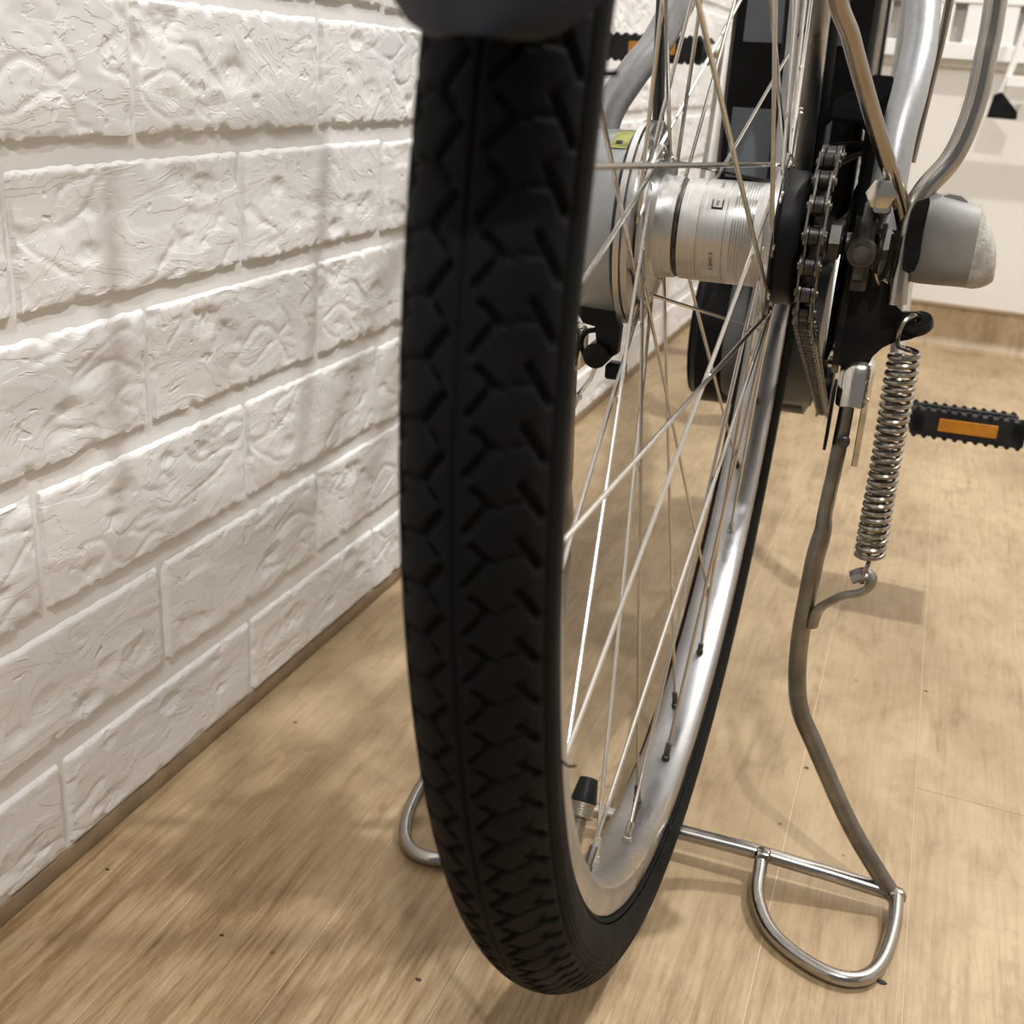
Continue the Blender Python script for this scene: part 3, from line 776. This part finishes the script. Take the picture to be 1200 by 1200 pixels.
tubepart('shift_rod', [(.0765, .10, .030), (.0788, .10, .067), (.0807, .10, .105), (.082, .12, .22), (.05, .20, .42)], .0021, M_stay)
# carrier rack above the wheel (out of frame, throws its shadow on the wall)
mb = MB()
mb.tube(smooth([(-.062, -.20, .388), (-.062, .15, .388), (-.045, .20, .388), (.045, .20, .388), (.062, .15, .388), (.062, -.20, .388), (.045, -.245, .388), (-.045, -.245, .388)], 6, True), .005, 10, loop=True)
for xx in (-.021, .021): mb.tube([(xx, -.245, .388), (xx, .2, .388)], .0035, 8)
part('luggage_carrier', mb, M_stand)

# ---- mudguard
mb = MB(); rings = []
def gpt(deg, wscale, lift=0.0):
    t = math.radians(deg); out = []
    n = 16
    for k in range(n+1):
        u = -1+2*k/n
        xx = .0040+.0240*u*wscale
        rr_ = .352+lift-.012*(abs(u)**2.4)*wscale
        out.append((xx, rr_*math.cos(t), rr_*math.sin(t)))
    for k in range(n, -1, -1):
        u = -1+2*k/n
        xx = .0040+(.0240-.0012)*u*wscale
        rr_ = .352+lift-.0012-.012*(abs(u)**2.4)*wscale
        out.append((xx, rr_*math.cos(t), rr_*math.sin(t)))
    return out
seq = [(168.2, .25), (168.05, .42), (167.7, .58), (167.1, .73), (166.2, .86), (165.1, .94), (163.6, .99)]+[(160-4*k, 1.0) for k in range(36)]
mb.loft([gpt(a_, s_) for a_, s_ in seq])
mudguard = part('mudguard', mb, M_fender, label='dark navy rear mudguard with rounded end')

# ---- kickstand
sd = MB()
leg = [(.0668, -.004, -.066), (.0665, -.004, -.085), (.0660, -.004, -.103), (.0650, -.0045, -.125), (.0655, -.0050, -.1340), (.0648, -.005, -.1415), (.0640, -.005, -.150), (.0636, -.005, -.167), (.0632, -.005, -.191),
       (.0648, -.005, -.2150), (.0692, -.006, -.2345), (.0794, -.007, -.2530), (.105, -.010, -.2955), (.1310, -.012, -.3290)]
R_ = [.0034, .0036, .0036, .0036, .0042, .0046, .0046, .0046, .0046, .0046, .0046, .0046, .0046, .0046]
for sx in (1, -1):
    P_ = smooth([(sx*a_, b_, c_) for a_, b_, c_ in leg], 5); rr2 = []
    for k in range(len(P_)):
        q_ = k/5; i0 = min(int(q_), len(R_)-2); rr2.append(R_[i0]+(R_[i0+1]-R_[i0])*(q_-i0))
    sd = MB().tube(P_, rr2, 14, nrm=(0, 1, 0))
    if sx > 0: stand = part('kickstand_leg', sd, M_standleg, label='dull steel kickstand leg on the right')
    else: standL = part('kickstand_leg', sd, M_standleg)
bar = part('kickstand_crossbar', MB().tube([(-.1320, -.012, -.3285), (-.07, -.012, -.3240), (0, -.012, -.3235), (.0550, -.012, -.3240), (.0640, -.012, -.3245), (.10, -.012, -.3265), (.1320, -.012, -.3290)], .0042, 14), M_stand)
def foot(sx, dz):
    P_ = [(sx*.0630, -.012, -.3245), (sx*.0630, -.022, -.3280), (sx*.0645, -.040, -.3318+dz), (sx*.0730, -.058, -.3345+dz), (sx*.0880, -.070, -.3357+dz), (sx*.1060, -.0765, -.3360+dz), (sx*.1200, -.0725, -.3360+dz), (sx*.1285, -.058, -.3350+dz), (sx*.1330, -.034, -.3320+dz*.6), (sx*.1335, -.013, -.3280)]
    return part('foot_loop', MB().tube(smooth(P_, 6), .0038, 12), M_stand, bar)
foot(1, .0012); foot(-1, .0050)
for xx, zz_ in ((.0632, -.3245), (.1330, -.3288), (-.0632, -.3245), (-.1330, -.3288)):
    part('weld_bead', MB().lathe([(-.0052, .002), (-.003, .0046), (0, .0050), (.003, .0046), (.0052, .002)], 12, (xx, -.0135, zz_)), M_stay, bar)
# folded chrome yoke round the top of the leg
yk = [(.0605, -.0700), (.0608, -.0615), (.0640, -.0530), (.0690, -.0512), (.0742, -.0520), (.0762, -.0560), (.0750, -.0990), (.0728, -.0990), (.0735, -.0720), (.0722, -.0680), (.0690, -.0655), (.0630, -.0685)]
def yoke(sx):
    mb = MB(); rings = []
    for z_, k_, hy_ in ((-.0500, .05, .002), (-.0501, .45, .005), (-.0506, .75, .0072), (-.0516, .92, .0085), (-.0532, 1.0, .0096), (-.0570, 1.0, .0108), (-.0620, 1.0, .0120), (-.0670, 1.0, .0128), (-.0700, .98, .0131), (-.0706, .90, .0124)):
        rg = []
        for k in range(28):
            t = 2*PI*k/28; c_, s_ = math.cos(t), math.sin(t)
            rg.append((sx*(.0686+.0077*k_*math.copysign(abs(c_)**.62, c_)), hy_*math.copysign(abs(s_)**.62, s_), z_-.0012*(c_ < 0)*abs(c_)))
        rings.append(rg)
    mb.loft(rings)
    mb.box(min(sx*.0730, sx*.0760), max(sx*.0730, sx*.0760), -.0105, .0060, -.0990, -.0660, .0006)
    return part('stand_yoke', mb, M_chrome, stand if sx > 0 else standL)
yoke(1); yoke(-1)
part('yoke_cheek', MB().box(.0592, .0606, -.0125, .0080, -.0925, -.0630, .0004), M_blackpaint, stand)
part('pivot_pin', MB().lathe([(-.0105, .0022), (-.0100, .0028), (-.0070, .0028)], 12, (.0680, 0, -.0880), 'Y'), M_dark, stand)
# black stand bracket with spring lug
bk = [(.0600, .0060), (.0680, .0060), (.0705, -.0120), (.0740, -.0130), (.0790, -.0165), (.0800, -.0205), (.0805, -.0240), (.0830, -.0262), (.0895, -.0255), (.0935, -.0275), (.0955, -.0310), (.0935, -.0350), (.0880, -.0380), (.0820, -.0400), (.0775, -.0430), (.0740, -.0475), (.0722, -.0540), (.0640, -.0560), (.0585, -.0520), (.0575, -.0200)]
brk = part('stand_bracket', MB().plate(bk, 'XZ', -.0060, -.0030), M_blackpaint)
part('bracket_web', MB().plate([(-.012, -.052), (-.012, .000), (.004, .012), (.022, .004), (.020, -.045), (.006, -.060)], 'YZ', .0570, .0600), M_blackpaint, brk)
part('edge_highlight', MB().tube([(.0712, -.0062, -.0120), (.0745, -.0062, -.0135), (.0788, -.0062, -.0165), (.0800, -.0062, -.0205)], .0010, 8), M_chrome, brk)  # highlight on the black bracket's edge, put in as a thin chrome rod
part('spring_lug', MB().lathe([(-.0022, .0030), (-.0022, .0074), (-.0014, .0080), (.0014, .0080), (.0022, .0074), (.0022, .0030)], 28, (0, 0, 0), 'Z', close=True).xform(Matrix.Translation((.0890, -.0075, -.0305)) @ Matrix.Rotation(-.25, 4, 'Y') @ Matrix.Rotation(.35, 4, 'X')), M_blackpaint, brk)
# bolts and little blocks around the axle end
part('stay_bolt', MB().lathe([(-.0205, .0052), (-.0200, .0064), (-.0120, .0064)], 6, (.0660, .0, .0240), 'Y'), M_chrome, axle)
part('stay_bolt', MB().box(.0630, .0710, -.0120, .010, .0150, .0215, .001), M_chrome, axle)
part('washer', MB().lathe([(-.0205, .0030), (-.0205, .0060), (-.0185, .0066), (-.0150, .0066)], 20, (.0620, 0, -.0010), 'Y'), M_dark, axle)
part('adjuster_bolt', MB().lathe([(-.0235, .0022), (-.0232, .0036), (-.0170, .0036)], 14, (.0620, 0, -.0010), 'Y'), M_dark, axle)
part('adjuster_block', MB().box(.0590, .0665, -.0150, -.0070, -.0180, .0130, .0008), M_dark, axle)
part('lock_nut', MB().lathe([(.0470, .0075), (.0475, .0085), (.0520, .0085), (.0525, .0075)], 6, (0, -.003, .001)), M_dark, axle)
part('steel_tab', MB().tube(smooth([(.0700, -.0150, .0120), (.0694, -.0150, .0000), (.0690, -.0130, -.0090), (.0712, -.0100, -.0140)], 5), .0017, 8, flat=.6), M_stand, axle)
part('steel_tab', MB().tube(smooth([(.0740, -.0160, .0080), (.0738, -.0170, -.0040), (.0720, -.0150, -.0110)], 5), .0020, 8, flat=.6), M_blackpaint, axle)

# return spring and its hooks
S0 = Vector((.0870, -.0150, -.0415)); S1 = Vector((.0883, -.0150, -.1405))
ax_ = (S1-S0); L_ = ax_.length; ax_.normalize(); e1 = Vector((0, 1, 0)); e1 = (e1-ax_*e1.dot(ax_)).normalized(); e2 = ax_.cross(e1)
NC = 27; pts = []; ppt = 22
for k in range(NC*ppt+1):
    t = 2*PI*k/ppt; s_ = k/(NC*ppt)
    rr_ = .0058+.0002*math.sin(s_*9)
    pts.append(S0+ax_*(L_*s_)+e1*(rr_*math.cos(t))+e2*(rr_*math.sin(t)))
spring = part('return_spring', MB().tube(pts, .00135, 8), M_spring)
p0 = pts[0]
part('spring_hook', MB().tube(smooth([pts[0], pts[0]+Vector((-.0035, -.003, .0020)), (.0830, -.0170, -.0330), (.0842, -.0165, -.0285), (.0868, -.0140, -.0262), (.0890, -.0100, -.0270), (.0898, -.0070, -.0310)], 6), .00115, 8), M_spring, spring)
part('spring_hook', MB().tube(smooth([pts[-1], (.0885, -.016, -.1435), (.0872, -.0170, -.1480), (.0868, -.0160, -.1530), (.0880, -.013, -.1545)], 6), .00115, 8), M_spring, spring)
mb = MB()
hk = smooth([(.0682, -.0070, -.1860), (.0688, -.0075, -.1800), (.0702, -.0085, -.1745), (.0760, -.0120, -.1670), (.0810, -.0140, -.1625), (.0865, -.0150, -.1600), (.0905, -.0150, -.1565), (.0915, -.0150, -.1520), (.0890, -.0150, -.1495), (.0860, -.0150, -.1500), (.0820, -.0150, -.1525)], 6)
part('spring_catch', MB().tube(hk, .0038, 10, flat=.55, nrm=(0, 0, 1)), M_standleg, stand)

# ---- front wheel and fork far ahead of the pedals
FW = (0, 1.10, 0)
ft = part('front_tire', MB().loft([[(.019*math.sin(p_), FW[1]+(.309+.019*math.cos(p_))*math.cos(t), (.309+.019*math.cos(p_))*math.sin(t)) for p_ in [2*PI*k/16 for k in range(16)]] for t in [2*PI*k/72 for k in range(72)]], loop=True, cap=False), M_tire)
part('front_rim', MB().lathe(rimprof, 72, FW, close=True), M_rim, ft)
part('front_hub', MB().lathe([(-.05, .004), (-.03, .02), (.03, .02), (.05, .004)], 20, FW), M_alu)
for sx in (-1, 1): tubepart('fork_blade', [(sx*.05, 1.10, 0), (sx*.048, 1.05, .15), (sx*.045, .99, .36)], .009, M_frame)
